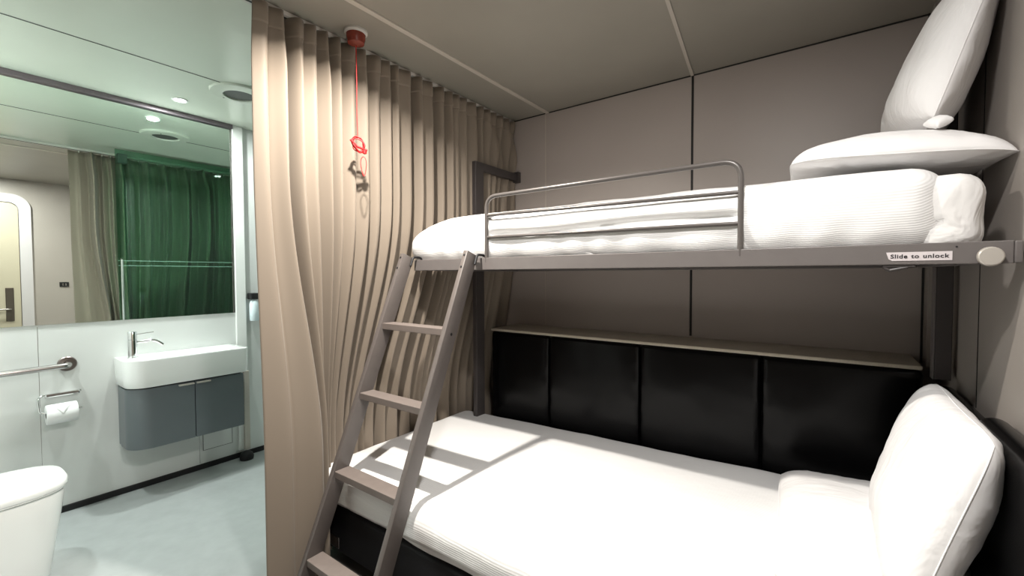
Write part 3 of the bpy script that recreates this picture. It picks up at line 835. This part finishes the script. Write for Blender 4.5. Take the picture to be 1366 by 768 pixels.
def seam_bm(L, W, droop=0.):
    bm = B(); pts = []
    N = 40
    def P(uu, vv):
        k_ = 1 - .085 * (uu * uu * vv * vv) ** 2
        return Vector((W / 2 * uu * (1 - .07 * (1 - vv * vv)) * k_, L / 2 * vv * (1 - .05 * (1 - uu * uu)) * k_, -droop * (abs(uu) ** 3 * .5 + abs(vv) ** 3 * .5)))
    for k in range(N): pts.append(P(-1 + 2 * k / N, -1))
    for k in range(N): pts.append(P(1, -1 + 2 * k / N))
    for k in range(N): pts.append(P(1 - 2 * k / N, 1))
    for k in range(N): pts.append(P(-1, 1 - 2 * k / N))
    add_tube(bm, [p * 1.001 for p in pts], .0016, 6, closed=True); return bm
def pillow(name, label, L, W, T, loc, rot, seed, bend=None, **k):
    bm = pillow_bm(L, W, T, seed, **k); sm = seam_bm(L, W, k.get('droop', 0.))
    R = rot.to_matrix()
    for b_ in (bm, sm):
        for v in b_.verts:
            if bend: v.co = bend(v.co)
            v.co = R @ v.co + Vector(loc)
    o = obj(name, bm, 'pillow', smooth=180)
    obj('seam', sm, 'pillow', o, smooth=180)
    return tag(o, label, 'pillow')
# upper, lying flat on the duvet
pillow('pillow', 'white pillow lying flat on the upper bunk beneath the upright one', .68, .49, .185, (.114, 1.84, 1.622), Euler((0, math.radians(4), math.radians(4))), 1, flat=.3, droop=.018, ex=.5)
# upper, leaning against the right wall
pu = pillow('pillow', 'white pillow standing upright against the wall on the upper bunk', .66, .50, .22, (.285, 1.905, 1.935), Euler((0, math.radians(-73), 0)), 5, flat=.55, ex=.55, sagx=.32)
bm = pillow_bm(.050, .042, .022, 21, n=12, ex=.5)
for v in bm.verts: v.co = Euler((.5, -.5, .4)).to_matrix() @ v.co + Vector((.226, 1.600, 1.698)) - pu.location
tc_ = obj('tucked_corner', bm, 'pillow', None, smooth=180, origin=(0, 0, 0)); tc_.parent = pu; tc_.location = (0, 0, 0)
# lower, lying flat
pillow('pillow', 'white pillow lying flat at the head of the lower bed', .74, .46, .17, (.09, 1.66, .518), Euler((0, math.radians(-1), math.radians(3))), 9, flat=.5, ex=.5)
# lower, leaning on the side bolster
pillow('pillow', 'white pillow leaning on the black bolster of the lower bed', .65, .46, .16, (.208, 1.535, .758), Euler((0, math.radians(-74), math.radians(0))), 13, flat=1.0, ex=.42)

# ------------------------------------------------------------------ camera
F, YAW, PITCH, ROLL = 581.06, 36.056, 1.733, -.199
a, p_, r_ = (math.radians(q) for q in (YAW, PITCH, ROLL))
fw = Vector((-math.sin(a) * math.cos(p_), math.cos(a) * math.cos(p_), -math.sin(p_)))
rt = Vector((math.cos(a), math.sin(a), 0)); up = rt.cross(fw)
rt2 = rt * math.cos(r_) + up * math.sin(r_); up2 = up * math.cos(r_) - rt * math.sin(r_)
cam = bpy.data.cameras.new('camera'); co = bpy.data.objects.new('camera', cam); COL.objects.link(co)
cam.sensor_width = 36; cam.lens = 36 * F / 1366; cam.clip_start = .01
mw = Matrix((( rt2.x, up2.x, -fw.x, 0), (rt2.y, up2.y, -fw.y, 0), (rt2.z, up2.z, -fw.z, 1.3), (0, 0, 0, 1)))
co.matrix_world = mw
C.camera = co

# ------------------------------------------------------------------ world, view
w = bpy.data.worlds.new('World'); C.world = w; w.use_nodes = True
w.node_tree.nodes['Background'].inputs['Color'].default_value = (.5, .5, .5, 1)
w.node_tree.nodes['Background'].inputs['Strength'].default_value = .0
vs = C.view_settings; vs.view_transform = 'Standard'; vs.look = 'None'; vs.gamma = 1; vs.use_curve_mapping = False
vs.exposure = .3
C.cycles.max_bounces = 10; C.cycles.diffuse_bounces = 6; C.cycles.glossy_bounces = 6; C.cycles.transparent_max_bounces = 12
C.cycles.sample_clamp_indirect = 6
for o in COL.objects:
    if 'wloc' in o: del o['wloc']
